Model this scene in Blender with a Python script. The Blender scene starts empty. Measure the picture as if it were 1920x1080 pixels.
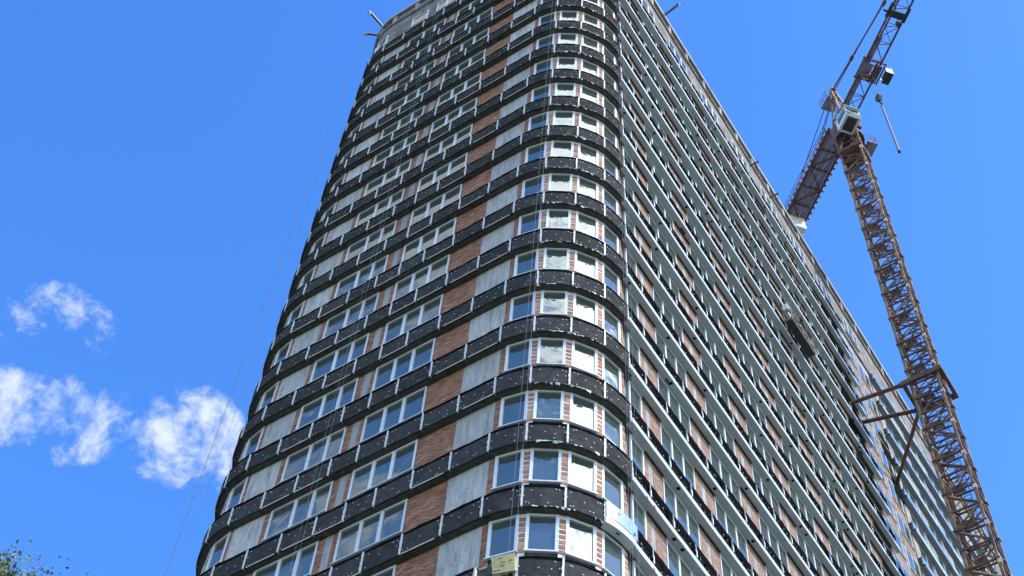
import bpy, math, random
import numpy as np
from mathutils import Matrix, Vector
R = math.radians
rnd = random.Random(7)
SC = bpy.context.scene
COL = SC.collection
Z0 = 30.92                     # height of the reference band above the ground

# ------------------------------------------------------------------ camera
cam = bpy.data.cameras.new('camera')
cam.sensor_fit = 'HORIZONTAL'; cam.sensor_width = 36.0
cam.lens = 2682.88 / 1920 * 36.0
cam.clip_end = 4000
camo = bpy.data.objects.new('camera', cam); COL.objects.link(camo)
CAM = Vector((17.4175, -22.0214, Z0 - 29.3235))
camo.location = CAM
camo.rotation_euler = (R(147.5066), R(-3.0652), R(33.0224))
SC.camera = camo

# ------------------------------------------------------------------ light
SUN_AZ, SUN_EL = 10.0, 42.0          # azimuth from +X
SKY_STRENGTH, SUN_STRENGTH, EXPOSURE = 0.15, 2.4, 0.80
SKY_SAT, SKY_VAL = 1.34, 1.62
def dirv(az, el):
    return Vector((math.cos(R(az)) * math.cos(R(el)), math.sin(R(az)) * math.cos(R(el)), math.sin(R(el))))
world = bpy.data.worlds.new('World'); SC.world = world; world.use_nodes = True
nt = world.node_tree; N = nt.nodes; L = nt.links
N.clear()
wout = N.new('ShaderNodeOutputWorld'); bg = N.new('ShaderNodeBackground')
sky = N.new('ShaderNodeTexSky'); sky.sky_type = 'NISHITA'; sky.sun_disc = False
sky.sun_elevation = R(SUN_EL); sky.sun_rotation = R(90 - SUN_AZ)
sky.altitude = 0; sky.air_density = 1.0; sky.dust_density = 0.25; sky.ozone_density = 1.5
hsv = N.new('ShaderNodeHueSaturation'); hsv.inputs['Saturation'].default_value = SKY_SAT; hsv.inputs['Value'].default_value = SKY_VAL; hsv.inputs['Hue'].default_value = .512
L.new(sky.outputs[0], hsv.inputs['Color'])
tc = N.new('ShaderNodeTexCoord')
def math_node(op, a, b=None, clamp=False):
    n = N.new('ShaderNodeMath'); n.operation = op; n.use_clamp = clamp
    for i, v in enumerate((a, b)):
        if v is None: continue
        if isinstance(v, (int, float)): n.inputs[i].default_value = v
        else: L.new(v, n.inputs[i])
    return n.outputs[0]
warp = N.new('ShaderNodeTexNoise'); warp.inputs['Scale'].default_value = 14.0; warp.inputs['Detail'].default_value = 4.0
L.new(tc.outputs['Generated'], warp.inputs['Vector'])
wsub = N.new('ShaderNodeVectorMath'); wsub.operation = 'SUBTRACT'; L.new(warp.outputs['Color'], wsub.inputs[0]); wsub.inputs[1].default_value = (.5, .5, .5)
wsc = N.new('ShaderNodeVectorMath'); wsc.operation = 'SCALE'; L.new(wsub.outputs[0], wsc.inputs[0]); wsc.inputs['Scale'].default_value = 0.035
wadd = N.new('ShaderNodeVectorMath'); wadd.operation = 'ADD'; L.new(tc.outputs['Generated'], wadd.inputs[0]); L.new(wsc.outputs[0], wadd.inputs[1])
wnor = N.new('ShaderNodeVectorMath'); wnor.operation = 'NORMALIZE'; L.new(wadd.outputs[0], wnor.inputs[0])
# drifting cumulus: each entry azimuth, elevation, angular radius, weight
CLOUDS = [(156.2, 47.1, 1.1, 1.0), (154.7, 47.4, 1.0, .88), (149.9, 48.2, 1.0, .92), (152.8, 47.6, 1.1, .75), (151.0, 47.8, 1.0, .85), (149.4, 48.7, 1.0, .7),
          (148.0, 48.4, 1.25, .9), (146.4, 48.5, 1.4, .95), (144.9, 49.3, .9, .75), (143.9, 48.2, 1.0, .7), (146.6, 47.7, 1.0, .8), (155.4, 48.3, .7, .45),
          (156.2, 51.9, .7, .58), (155.0, 51.5, .8, .66), (153.8, 51.1, .75, .64), (153.2, 50.7, .6, .55), (157.7, 50.8, .8, .48), (158.2, 48.9, .5, .4),
          (-9.0, 58.0, 17.0, 1.3), (-52.0, 66.0, 12.0, 1.2), (-137.0, 65.0, 8.5, 1.35), (-137.0, 46.8, 3.5, .7), (-30.0, 50.0, 9.0, 1.0),
          (38.0, 53.6, 2.2, .7), (-60.0, 30.0, 12.0, 1.0), (-100.0, 26.0, 11.0, 1.0), (-165.0, 28.0, 12.0, 1.0), (60.0, 24.0, 10.0, 1.0), (-20.0, 22.0, 9.0, .9)]
cover = None
CLOUDS = [(a_, e_, r_ * 1.2, w_ * .86) if r_ < 2 else (a_, e_, r_, w_) for a_, e_, r_, w_ in CLOUDS]
for az, el, rad, wgt in CLOUDS:
    dn = N.new('ShaderNodeVectorMath'); dn.operation = 'DOT_PRODUCT'; L.new(wnor.outputs[0], dn.inputs[0]); dn.inputs[1].default_value = dirv(az, el)
    mr = N.new('ShaderNodeMapRange'); mr.interpolation_type = 'SMOOTHERSTEP'
    mr.inputs['From Min'].default_value = math.cos(R(rad * 1.6)); mr.inputs['From Max'].default_value = math.cos(R(rad * .25))
    mr.inputs['To Max'].default_value = wgt
    L.new(dn.outputs['Value'], mr.inputs['Value'])
    cover = mr.outputs[0] if cover is None else math_node('MAXIMUM', cover, mr.outputs[0])
fine = N.new('ShaderNodeTexNoise'); fine.inputs['Scale'].default_value = 27.0; fine.inputs['Detail'].default_value = 9.0; fine.inputs['Roughness'].default_value = .62
L.new(wnor.outputs[0], fine.inputs['Vector'])
wisp = N.new('ShaderNodeTexNoise'); wisp.inputs['Scale'].default_value = 85.0; wisp.inputs['Detail'].default_value = 8.0; wisp.inputs['Roughness'].default_value = .65
L.new(wnor.outputs[0], wisp.inputs['Vector'])
dens = math_node('ADD', cover, math_node('MULTIPLY', math_node('SUBTRACT', fine.outputs['Fac'], .5), 2.3))
dens = math_node('ADD', dens, math_node('MULTIPLY', math_node('SUBTRACT', wisp.outputs['Fac'], .5), 1.3))
dmap = N.new('ShaderNodeMapRange'); dmap.interpolation_type = 'SMOOTHSTEP'
dmap.inputs['From Min'].default_value = .36; dmap.inputs['From Max'].default_value = 1.35; L.new(dens, dmap.inputs['Value'])
gate = N.new('ShaderNodeMapRange'); gate.inputs['From Max'].default_value = .25; L.new(cover, gate.inputs['Value'])
cfac = math_node('MULTIPLY', dmap.outputs[0], gate.outputs[0], True)
# clouds shine brighter towards the sun (forward scattering)
sd = N.new('ShaderNodeVectorMath'); sd.operation = 'DOT_PRODUCT'; L.new(tc.outputs['Generated'], sd.inputs[0]); sd.inputs[1].default_value = dirv(SUN_AZ, SUN_EL)
fwd = N.new('ShaderNodeMapRange'); fwd.interpolation_type = 'SMOOTHSTEP'
fwd.inputs['From Min'].default_value = .45; fwd.inputs['From Max'].default_value = 1.0; fwd.inputs['To Min'].default_value = 1.0; fwd.inputs['To Max'].default_value = 5.5
L.new(sd.outputs['Value'], fwd.inputs['Value'])
ccol = N.new('ShaderNodeVectorMath'); ccol.operation = 'SCALE'; ccol.inputs[0].default_value = (3.3, 3.65, 4.1); L.new(fwd.outputs[0], ccol.inputs['Scale'])
mx = N.new('ShaderNodeMix'); mx.data_type = 'RGBA'
L.new(cfac, mx.inputs['Factor']); L.new(hsv.outputs[0], mx.inputs['A']); L.new(ccol.outputs[0], mx.inputs['B'])
L.new(mx.outputs['Result'], bg.inputs['Color']); bg.inputs['Strength'].default_value = SKY_STRENGTH
L.new(bg.outputs[0], wout.inputs['Surface'])
sun = bpy.data.lights.new('sun', 'SUN'); sun.energy = SUN_STRENGTH; sun.angle = R(.53); sun.color = (1.0, .95, .87)
suno = bpy.data.objects.new('sun', sun); COL.objects.link(suno)
suno.rotation_euler = dirv(SUN_AZ, SUN_EL).to_track_quat('Z', 'Y').to_euler(); suno.location = (60, 10, 90)
vs = SC.view_settings; vs.view_transform = 'Standard'; vs.look = 'None'; vs.exposure = EXPOSURE; vs.gamma = 1.0; vs.use_curve_mapping = False

# ------------------------------------------------------------------ materials
MATS = {}
def mat(name, col, rough=.7, var=.15, scale=6.0, bump=0.0, bscale=60.0, metal=0.0, ior=1.5, stretch=(1, 1, 1), island=None, coat=0.0, dark=None, dark_thr=(.55, .7), objvar=0.0):
    m = bpy.data.materials.new(name); m.use_nodes = True
    t = m.node_tree; b = t.nodes['Principled BSDF']
    b.inputs['Roughness'].default_value = rough; b.inputs['Metallic'].default_value = metal; b.inputs['IOR'].default_value = ior
    if coat: b.inputs['Coat Weight'].default_value = coat; b.inputs['Coat Roughness'].default_value = .08
    g = t.nodes.new('ShaderNodeNewGeometry')
    mp = t.nodes.new('ShaderNodeMapping'); mp.inputs['Scale'].default_value = stretch
    t.links.new(g.outputs['Position'], mp.inputs['Vector'])
    no = t.nodes.new('ShaderNodeTexNoise'); no.inputs['Scale'].default_value = scale; no.inputs['Detail'].default_value = 6; no.inputs['Roughness'].default_value = .6
    t.links.new(mp.outputs[0], no.inputs['Vector'])
    rp = t.nodes.new('ShaderNodeValToRGB')
    c = np.array(col)
    rp.color_ramp.elements[0].position = .3; rp.color_ramp.elements[1].position = .7
    rp.color_ramp.elements[0].color = (*np.clip(c * (1 - var), 0, 1), 1); rp.color_ramp.elements[1].color = (*np.clip(c * (1 + var), 0, 1), 1)
    t.links.new(no.outputs['Fac'], rp.inputs['Fac'])
    out = rp.outputs['Color']
    def mix(mode, a, bb, f=1.0):
        x = t.nodes.new('ShaderNodeMix'); x.data_type = 'RGBA'; x.blend_type = mode
        if isinstance(f, float): x.inputs['Factor'].default_value = f
        else: t.links.new(f, x.inputs['Factor'])
        t.links.new(a, x.inputs['A'])
        if isinstance(bb, tuple): x.inputs['B'].default_value = (*bb, 1)
        else: t.links.new(bb, x.inputs['B'])
        return x.outputs['Result']
    if island:
        ri = t.nodes.new('ShaderNodeValToRGB'); ri.color_ramp.interpolation = 'LINEAR'
        els = ri.color_ramp.elements
        while len(els) < len(island): els.new(.5)
        for i, k in enumerate(island): els[i].position = i / (len(island) - 1); els[i].color = (*k, 1)
        oi_ = t.nodes.new('ShaderNodeObjectInfo'); ad_ = t.nodes.new('ShaderNodeMath'); fr_ = t.nodes.new('ShaderNodeMath'); fr_.operation = 'FRACT'
        t.links.new(g.outputs['Random Per Island'], ad_.inputs[0]); t.links.new(oi_.outputs['Random'], ad_.inputs[1])
        t.links.new(ad_.outputs[0], fr_.inputs[0]); t.links.new(fr_.outputs[0], ri.inputs['Fac'])
        out = mix('MULTIPLY', out, ri.outputs['Color'])
    if objvar:
        oi = t.nodes.new('ShaderNodeObjectInfo'); mr_ = t.nodes.new('ShaderNodeMapRange')
        mr_.inputs['To Min'].default_value = 1 - objvar; mr_.inputs['To Max'].default_value = 1 + objvar
        t.links.new(oi.outputs['Random'], mr_.inputs['Value'])
        sc_ = t.nodes.new('ShaderNodeVectorMath'); sc_.operation = 'SCALE'; t.links.new(out, sc_.inputs[0]); t.links.new(mr_.outputs[0], sc_.inputs['Scale'])
        out = sc_.outputs[0]
    if dark:
        n2 = t.nodes.new('ShaderNodeTexNoise'); n2.inputs['Scale'].default_value = scale * .45; n2.inputs['Detail'].default_value = 8; n2.inputs['Roughness'].default_value = .68
        t.links.new(mp.outputs[0], n2.inputs['Vector'])
        m2 = t.nodes.new('ShaderNodeMapRange'); m2.inputs['From Min'].default_value = dark_thr[0]; m2.inputs['From Max'].default_value = dark_thr[1]
        t.links.new(n2.outputs['Fac'], m2.inputs['Value'])
        out = mix('MIX', out, dark, m2.outputs[0])
    t.links.new(out, b.inputs['Base Color'])
    if bump:
        nb = t.nodes.new('ShaderNodeTexNoise'); nb.inputs['Scale'].default_value = bscale; nb.inputs['Detail'].default_value = 4
        t.links.new(mp.outputs[0], nb.inputs['Vector'])
        bp = t.nodes.new('ShaderNodeBump'); bp.inputs['Strength'].default_value = bump; bp.inputs['Distance'].default_value = .01
        t.links.new(nb.outputs['Fac'], bp.inputs['Height']); t.links.new(bp.outputs[0], b.inputs['Normal'])
    MATS[name] = m
    if name in ('insulation', 'side_insulation', 'membrane', 'beam_concrete', 'dark_hole'): b.inputs['Specular IOR Level'].default_value = 0.0
    return m
mat('insulation', (.050, .050, .050), .72, .28, 5, .35, 90, objvar=.16, dark=(.085, .082, .078), dark_thr=(.52, .8))
mat('side_insulation', (.012, .013, .014), .6, .3, 6, .35, 40, objvar=.2)  # near-black version of the insulation for the long side bands
mat('membrane', (.008, .008, .009), .55, .3, 8, .3, 20)
mat('white_metal', (.60, .60, .58), .45, .06, 8, dark=(.42, .40, .37), dark_thr=(.58, .8))
mat('frame_plastic', (.62, .65, .67), .35, .04, 5, objvar=.05)
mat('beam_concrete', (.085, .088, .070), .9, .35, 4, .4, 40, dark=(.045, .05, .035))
mat('panel_concrete', (.40, .39, .365), .85, .24, 3.2, .4, 50, stretch=(2.6, 2.6, .4), dark=(.19, .19, .175), dark_thr=(.50, .72), objvar=.14)
mat('pier_concrete', (.29, .285, .275), .85, .2, 4, .3, 50, stretch=(2, 2, .5), objvar=.12)
mat('core_concrete', (.24, .23, .22), .9, .2, 1.5, .3, 30)
mat('pale_concrete', (.30, .28, .255), .85, .3, 2.6, .4, 30, dark=(.13, .115, .10), dark_thr=(.46, .66))
mat('attic_wall', (.20, .18, .16), .9, .35, 2.2, .4, 30, dark=(.09, .08, .07), dark_thr=(.45, .62))
mat('cap_concrete', (.33, .31, .29), .85, .15, 2.2, .3, 30)
mat('brick_clay', (.95, .95, .95), .9, .18, 18, .5, 120, island=[(.20, .085, .05), (.40, .19, .11), (.29, .125, .07), (.50, .28, .175), (.36, .165, .095), (.26, .13, .085)])
mat('brick_pale', (.95, .95, .95), .9, .16, 18, .5, 120, island=[(.26, .155, .115), (.42, .265, .19), (.33, .20, .15), (.50, .34, .255), (.38, .23, .17)])
mat('mortar', (.34, .31, .28), .95, .2, 14, .4, 60)
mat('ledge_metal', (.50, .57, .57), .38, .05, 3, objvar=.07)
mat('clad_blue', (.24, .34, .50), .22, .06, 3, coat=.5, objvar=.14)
mat('soffit_shaded', (.36, .41, .415), .5, .05, 3, objvar=.07)  # darker copy of the ledge metal: underside shade put into the colour
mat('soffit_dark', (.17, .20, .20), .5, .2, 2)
mat('clad_sheet', (.30, .42, .58), .25, .05, 3, coat=.4)
mat('clad_white', (.62, .68, .71), .25, .05, 3, coat=.3, objvar=.06)
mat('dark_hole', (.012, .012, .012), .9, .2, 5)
mat('dowel_white', (.46, .46, .45), .6, .05, 8)
mat('foil', (.62, .64, .62), .35, .25, 14, .5, 30)
mat('wool_yellow', (.42, .38, .18), .95, .3, 16, 1.0, 60, dark=(.2, .18, .1), dark_thr=(.62, .7))
mat('red_tag', (.55, .03, .06), .6, .1, 8)
mat('rust_steel', (.115, .055, .032), .75, .4, 3.5, .4, 40, dark=(.045, .030, .026), dark_thr=(.46, .66))
mat('mast_paint', (.34, .215, .105), .65, .4, 1.6, .3, 40, dark=(.06, .034, .025), dark_thr=(.36, .58))
mat('jib_steel', (.12, .062, .05), .65, .35, 3, .2, 40)
mat('plate_bright', (.62, .52, .42), .6, .25, 6)
mat('deck_mesh', (.22, .19, .22), .6, .2, 3)
mat('cab_white', (.58, .63, .61), .4, .08, 4, dark=(.4, .38, .34), dark_thr=(.6, .75))
mat('cable', (.03, .035, .05), .6, .1, 5)
mat('rope_grey', (.22, .22, .24), .8, .1, 5)
mat('steel_grey', (.10, .125, .155), .5, .15, 6)
mat('asphalt', (.125, .13, .13), .95, .25, .4, .3, 30, dark=(.08, .10, .06), dark_thr=(.5, .56))
mat('bark', (.16, .13, .10), .95, .3, 8, .8, 30)
mat('leaf_green', (.075, .105, .038), .5, .35, 3.0, island=[(.7, .8, .6), (1.3, 1.25, 1.1), (.9, 1.0, .8), (1.7, 1.6, 1.4)])
mat('deck_dark', (.035, .034, .030), .8, .3, 4)
mat('rail_tan', (.17, .125, .075), .7, .3, 6)
def glass(name, base, ior):
    m = mat(name, base, .03, .1, 1, ior=ior)
    t = m.node_tree; b = t.nodes['Principled BSDF']
    oi = t.nodes.new('ShaderNodeObjectInfo'); g = t.nodes.new('ShaderNodeNewGeometry')
    sc_ = t.nodes.new('ShaderNodeVectorMath'); sc_.operation = 'SCALE'; sc_.inputs[0].default_value = (31, 17, 23); t.links.new(g.outputs['Random Per Island'], sc_.inputs['Scale'])
    ad = t.nodes.new('ShaderNodeVectorMath'); t.links.new(g.outputs['Position'], ad.inputs[0]); t.links.new(sc_.outputs[0], ad.inputs[1])
    nb = t.nodes.new('ShaderNodeTexNoise'); nb.inputs['Scale'].default_value = 1.1; nb.inputs['Detail'].default_value = 1.0
    t.links.new(ad.outputs[0], nb.inputs['Vector'])
    b.inputs['Specular Tint'].default_value = (.98, 1.0, .87, 1)
    bp = t.nodes.new('ShaderNodeBump'); bp.inputs['Strength'].default_value = .45; bp.inputs['Distance'].default_value = .03
    t.links.new(nb.outputs['Fac'], bp.inputs['Height']); t.links.new(bp.outputs[0], b.inputs['Normal'])
    return m
glass('glass', (.060, .075, .066), 2.8)

# ------------------------------------------------------------------ mesh helpers
BOXF = [(0, 3, 2, 1), (4, 5, 6, 7), (0, 1, 5, 4), (1, 2, 6, 5), (2, 3, 7, 6), (3, 0, 4, 7)]
class MB:
    def __init__(s): s.v = []; s.f = []; s.m = []; s.n = 0
    def add(s, verts, faces, m=0):
        s.v.extend([tuple(map(float, p)) for p in verts]); s.f.extend([tuple(i + s.n for i in f) for f in faces]); s.m.extend([m] * len(faces)); s.n += len(verts)
    def box(s, x0, x1, y0, y1, z0, z1, m=0):
        s.add([(x0, y0, z0), (x1, y0, z0), (x1, y1, z0), (x0, y1, z0), (x0, y0, z1), (x1, y0, z1), (x1, y1, z1), (x0, y1, z1)], BOXF, m)
    def bar(s, p, q, w, h=None, m=0, up=None):
        p = Vector(p); q = Vector(q); d = q - p
        if d.length < 1e-6: return
        d.normalize(); h = h or w
        u = Vector(up) if up else (Vector((0, 0, 1)) if abs(d.z) < .95 else Vector((1, 0, 0)))
        a = d.cross(u).normalized(); b = a.cross(d).normalized()
        vs_ = []
        for c in (p, q):
            for i, j in ((-1, -1), (1, -1), (1, 1), (-1, 1)): vs_.append(c + a * (w / 2 * i) + b * (h / 2 * j))
        s.add(vs_, BOXF, m)
    def tube(s, p, q, r, k=8, m=0, r2=None):
        p = Vector(p); q = Vector(q); d = (q - p).normalized(); r2 = r if r2 is None else r2
        u = Vector((0, 0, 1)) if abs(d.z) < .95 else Vector((1, 0, 0))
        a = d.cross(u).normalized(); b = a.cross(d)
        vs_ = [c + (a * math.cos(2 * math.pi * i / k) + b * math.sin(2 * math.pi * i / k)) * rr for c, rr in ((p, r), (q, r2)) for i in range(k)]
        fs = [(i, (i + 1) % k, k + (i + 1) % k, k + i) for i in range(k)] + [tuple(range(k))[::-1], tuple(range(k, 2 * k))]
        s.add(vs_, fs, m)
    def disc(s, c, r, depth, k=6, m=0):    # faces local -Y
        x, y, z = c
        vs_ = [(x + r * math.cos(2 * math.pi * i / k), yy, z + r * math.sin(2 * math.pi * i / k)) for yy in (y, y - depth) for i in range(k)]
        fs = [(i, (i + 1) % k, k + (i + 1) % k, k + i) for i in range(k)] + [tuple(range(k, 2 * k))]
        s.add(vs_, fs, m)
    def xform(s, M, start=0):
        for i in range(start, len(s.v)): s.v[i] = tuple(M @ Vector(s.v[i]))
    def mesh(s, name, mats):
        me = bpy.data.meshes.new(name); me.from_pydata(s.v, [], s.f)
        for k in mats: me.materials.append(MATS[k])
        if len(mats) > 1: me.polygons.foreach_set('material_index', s.m)
        me.update(); return me
def boxes_mesh(name, arr, matname, M=None, back=False):
    a = np.asarray(arr, float); n = len(a)
    idx = [(0, 2, 4), (1, 2, 4), (1, 3, 4), (0, 3, 4), (0, 2, 5), (1, 2, 5), (1, 3, 5), (0, 3, 5)]
    v = np.stack([a[:, list(i)] for i in idx], 1).reshape(-1, 3)
    if M is not None:
        Mn = np.array(M); v = v @ Mn[:3, :3].T + Mn[:3, 3]
    faces = np.array([f for k, f in enumerate(BOXF) if back or k != 4])
    F = (faces[None] + (np.arange(n) * 8)[:, None, None]).reshape(-1, 4)
    me = bpy.data.meshes.new(name)
    me.vertices.add(len(v)); me.vertices.foreach_set('co', v.ravel())
    me.loops.add(F.size); me.loops.foreach_set('vertex_index', F.ravel())
    me.polygons.add(len(F)); me.polygons.foreach_set('loop_start', np.arange(0, F.size, 4)); me.polygons.foreach_set('loop_total', np.full(len(F), 4))
    me.materials.append(MATS[matname]); me.update(calc_edges=True); return me
WORLD = {}
def put(name, data, parent=None, loc=(0, 0, 0), rz=0.0, rel=False):
    o = bpy.data.objects.new(name, data); COL.objects.link(o)
    if parent is not None:
        o.parent = parent
        if rel: o.location = loc; o.rotation_euler = (0, 0, rz)
        else:
            M = WORLD[parent.name].inverted() @ (Matrix.Translation(loc) @ Matrix.Rotation(rz, 4, 'Z'))
            o.matrix_local = M
            WORLD[o.name] = Matrix.Translation(loc) @ Matrix.Rotation(rz, 4, 'Z')
            return o
        WORLD[o.name] = WORLD[parent.name] @ Matrix.Translation(loc) @ Matrix.Rotation(rz, 4, 'Z')
    else:
        o.location = loc; o.rotation_euler = (0, 0, rz)
        WORLD[o.name] = Matrix.Translation(loc) @ Matrix.Rotation(rz, 4, 'Z')
    return o
def tag(o, label, cat, group=None, kind=None):
    if label: o['label'] = label
    if cat: o['category'] = cat
    if group: o['group'] = group
    if kind: o['kind'] = kind
    return o

# ------------------------------------------------------------------ ground
g = MB(); g.add([(-900, -900, 0), (900, -900, 0), (900, 900, 0), (-900, 900, 0)], [(0, 1, 2, 3)])
gr = put('ground', g.mesh('ground', ['asphalt'])); gr['kind'] = 'structure'

# ------------------------------------------------------------------ tower: layout
RAD = 3.27; XL = -11.24; LEN = 78.0; FL = 3.0
TOP = 17
NEAR_END, FAR_START = 31.9, 37.0
tower = put('apartment_tower', None, None, (-5.62, 39.0, 0))
tag(tower, 'tall unfinished apartment tower with rounded corners, dark insulation bands, bare brick and white windows', 'building')
def outline(off):
    """plan outline of the tower moved inwards by off, counter-clockwise"""
    r = RAD - off; pts = []
    for cx, cy, a0 in ((0, RAD, -90), (0, LEN - RAD, 0), (XL, LEN - RAD, 90), (XL, RAD, 180)):
        for i in range(13): a = R(a0 + 7.5 * i); pts.append((cx + r * math.cos(a), cy + r * math.sin(a)))
    return pts
def prism(pts, z0, z1, mats, name, caps=True):
    b = MB(); n = len(pts)
    b.add([(x, y, z0) for x, y in pts] + [(x, y, z1) for x, y in pts], [(i, (i + 1) % n, n + (i + 1) % n, n + i) for i in range(n)] + ([tuple(range(n))[::-1], tuple(range(n, 2 * n))] if caps else []))
    return b.mesh(name, mats)
def part(name, me, z=0.0): return put(name, me, tower, (0, 0, Z0 + z))
# frames along the facade: world position and rotation for a piece centred at the spot; local -Y points outwards
def F_end(x, z): return (x, 0, Z0 + z), 0.0
def F_right(y, z): return (RAD, y, Z0 + z), R(90)
def F_arc(k, z, left=False):       # local origin = arc centre
    return ((XL if left else 0), RAD, Z0 + z), R(-22.5 * (k + .5) if left else 22.5 * (k + .5))
core = part('wall_core', prism(outline(.42), -Z0, 54.6, ['core_concrete'], 'wall_core'))
# floor beams behind the bands
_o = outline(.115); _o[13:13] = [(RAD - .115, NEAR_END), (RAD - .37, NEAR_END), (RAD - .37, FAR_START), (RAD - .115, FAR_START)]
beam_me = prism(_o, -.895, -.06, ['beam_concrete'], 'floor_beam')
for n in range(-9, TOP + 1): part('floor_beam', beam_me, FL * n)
# plain bands and glazing on the storeys below the picture
low_band = prism(outline(.04), -.86, 0.0, ['insulation'], 'lower_band', caps=False)
low_wall = prism(outline(.36), 0.0, 2.05, ['panel_concrete'], 'lower_wall', caps=False)
for n in range(-9, -1):
    part('insulation_band', low_band, FL * n)
    if n < -1: part('storey_wall', low_wall, FL * n)

# ------------------------------------------------------------------ insulation bands, end face and corners
M_IN, M_ME = 0, 1
def ins_flat(w, seed):
    r = random.Random(seed); b = MB(); cut = w * (.34 + .3 * r.random())
    for a, c in ((-w / 2 + .012, -w / 2 + cut), (-w / 2 + cut + .005, w / 2 - .012)):
        d = .034 + .008 * r.random(); zb = -.875 + .012 * r.random()
        b.box(a, c, d, .112, zb, -.012, 0)
    # black membrane lapping over the top edge, slightly wavy
    k = 5; xs = [-w / 2 + w * i / k for i in range(k + 1)]
    for i in range(k):
        h = .035 + .03 * r.random(); o = .004 + .018 * r.random()
        b.box(xs[i], xs[i + 1] - .0005, .028 - o, .30, -.045, h, 1)
    return b.mesh('insulation_panel', ['insulation', 'membrane'])
def ins_arc(seed):
    r = random.Random(seed); b = MB(); k = 8; cut = r.choice((3, 4, 5))
    def seg(r0, r1, a0, a1, z0, z1, m):
        v = []
        for z in (z0, z1):
            for rr, a in ((r1, a0), (r1, a1), (r0, a1), (r0, a0)): v.append((rr * math.sin(R(a)), -rr * math.cos(R(a)), z))
        b.add(v, BOXF, m)
    for i in range(k):
        a0 = -11.05 + 22.1 * i / k; a1 = -11.05 + 22.1 * (i + 1) / k
        if i == cut: a0 += .09
        d = (.034, .041)[i >= cut]
        seg(RAD - .112, RAD - d, a0, a1, -.87 - .012 * r.random(), -.012, 0)
        seg(RAD - .30, RAD - .026 + .016 * r.random(), a0 - .15, a1 + .14, -.045, .03 + .03 * r.random(), 1)
    return b.mesh('insulation_panel', ['insulation', 'membrane'])
W_STD, W_MID = 1.472, 1.215
FLAT = {w: [ins_flat(w, s + int(w * 100)) for s in range(5)] for w in (W_STD, W_MID, 1.07, 1.48)}
ARC = [ins_arc(s) for s in range(4)]
def strip_mesh(seed):
    r = random.Random(seed); b = MB()
    b.box(-.028, .028, -.004, .03, -.89, -.005, 0); b.box(-.007, .007, .0, .11, -.885, -.01, 0)
    for _ in range(3):
        z = -.1 - .7 * r.random(); b.box(-.045, .02 + .02 * r.random(), -.006, .034, z, z + .06, 0)
    return b.mesh('profile_strip', ['white_metal'])
STRIP = [strip_mesh(s) for s in range(4)]
STRIPX = [0, -1.455, -2.93, -4.401, -5.62, -6.835, -8.296, -9.768, XL]
def cen(p): return (Vector(p) - CAM).length
INS, STR, DOT = [], [], MB()
def dots(w, loc, rz, rng, arc=False):
    pts = [(-.36, -.16), (-.28, -.18), (.30, -.15), (.38, -.17), (-.05, -.42), (.22, -.50), (-.40, -.74), (-.30, -.76), (.12, -.74), (.2, -.75), (-.45, -.4), (.43, -.42)]
    M = Matrix.Translation(loc) @ Matrix.Rotation(rz, 4, 'Z'); st = len(DOT.v)
    for u, z in pts:
        if rng.random() < .36: continue
        u = (u + rng.uniform(-.03, .03)) * w; z += rng.uniform(-.04, .04)
        if arc:
            a = u / RAD; s0 = len(DOT.v); DOT.disc((0, -(RAD - .034), z), .023, .012)
            Ra = Matrix.Rotation(a, 4, 'Z')
            for i in range(s0, len(DOT.v)): DOT.v[i] = tuple(Ra @ Vector(DOT.v[i]))
        else: DOT.disc((u, .034, z), .023, .012)
    DOT.xform(M, st)
rng = random.Random(3)
for n in range(-1, TOP + 1):
    z = FL * n
    for i in range(8):
        x0, x1 = STRIPX[i], STRIPX[i + 1]; w = W_MID if i in (3, 4) else W_STD
        loc, rz = F_end((x0 + x1) / 2, z)
        if not (n == 17 and i in ()): INS.append((cen(loc), rng.choice(FLAT[w]), loc, rz))
        dots(w, loc, rz, rng)
    for i in range(9):
        loc, rz = F_end(STRIPX[i], z); STR.append((cen(loc), rng.choice(STRIP), loc, rz))
    for left in (False, True):
        for k in range(4):
            loc, rz = F_arc(k, z, left)
            if not (n == 0 and k == 0 and not left): INS.append((cen(Vector(loc) + Vector((0, -3, 0))) + (40 if left and k > 1 else 0), ARC[rng.randrange(4)], loc, rz))
            dots(1.28, loc, rz, rng, True)
            cx, cy, cz = loc; a = R(-90 + (-22.5 if left else 22.5) * (k + 1))
            l2 = (cx + RAD * math.cos(a), cy + RAD * math.sin(a), cz)
            STR.append((cen(l2) + (40 if left and k > 1 else 0), rng.choice(STRIP), l2, a + R(90)))

# ------------------------------------------------------------------ long side: fins, recessed insulation, ledges
RSTR = [3.27] + [4.338 + 1.48 * k for k in range(19)]          # fin positions along the side
RSTR = [y for y in RSTR if y < NEAR_END]
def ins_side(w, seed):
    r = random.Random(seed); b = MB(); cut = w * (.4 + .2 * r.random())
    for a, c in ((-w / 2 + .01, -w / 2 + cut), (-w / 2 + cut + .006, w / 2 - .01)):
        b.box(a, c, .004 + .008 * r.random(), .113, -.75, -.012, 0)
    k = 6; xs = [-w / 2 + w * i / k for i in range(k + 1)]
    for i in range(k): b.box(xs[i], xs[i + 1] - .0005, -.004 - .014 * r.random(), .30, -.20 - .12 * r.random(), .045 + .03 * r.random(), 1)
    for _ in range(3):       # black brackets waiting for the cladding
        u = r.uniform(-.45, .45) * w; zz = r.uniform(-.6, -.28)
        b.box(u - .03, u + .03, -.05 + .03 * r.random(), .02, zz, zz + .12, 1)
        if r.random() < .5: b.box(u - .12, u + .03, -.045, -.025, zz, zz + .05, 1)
    return b.mesh('insulation_panel', ['side_insulation', 'membrane'])
SIDE = {w: [ins_side(w, s + 50) for s in range(5)] for w in (1.07, 1.48)}
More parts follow.
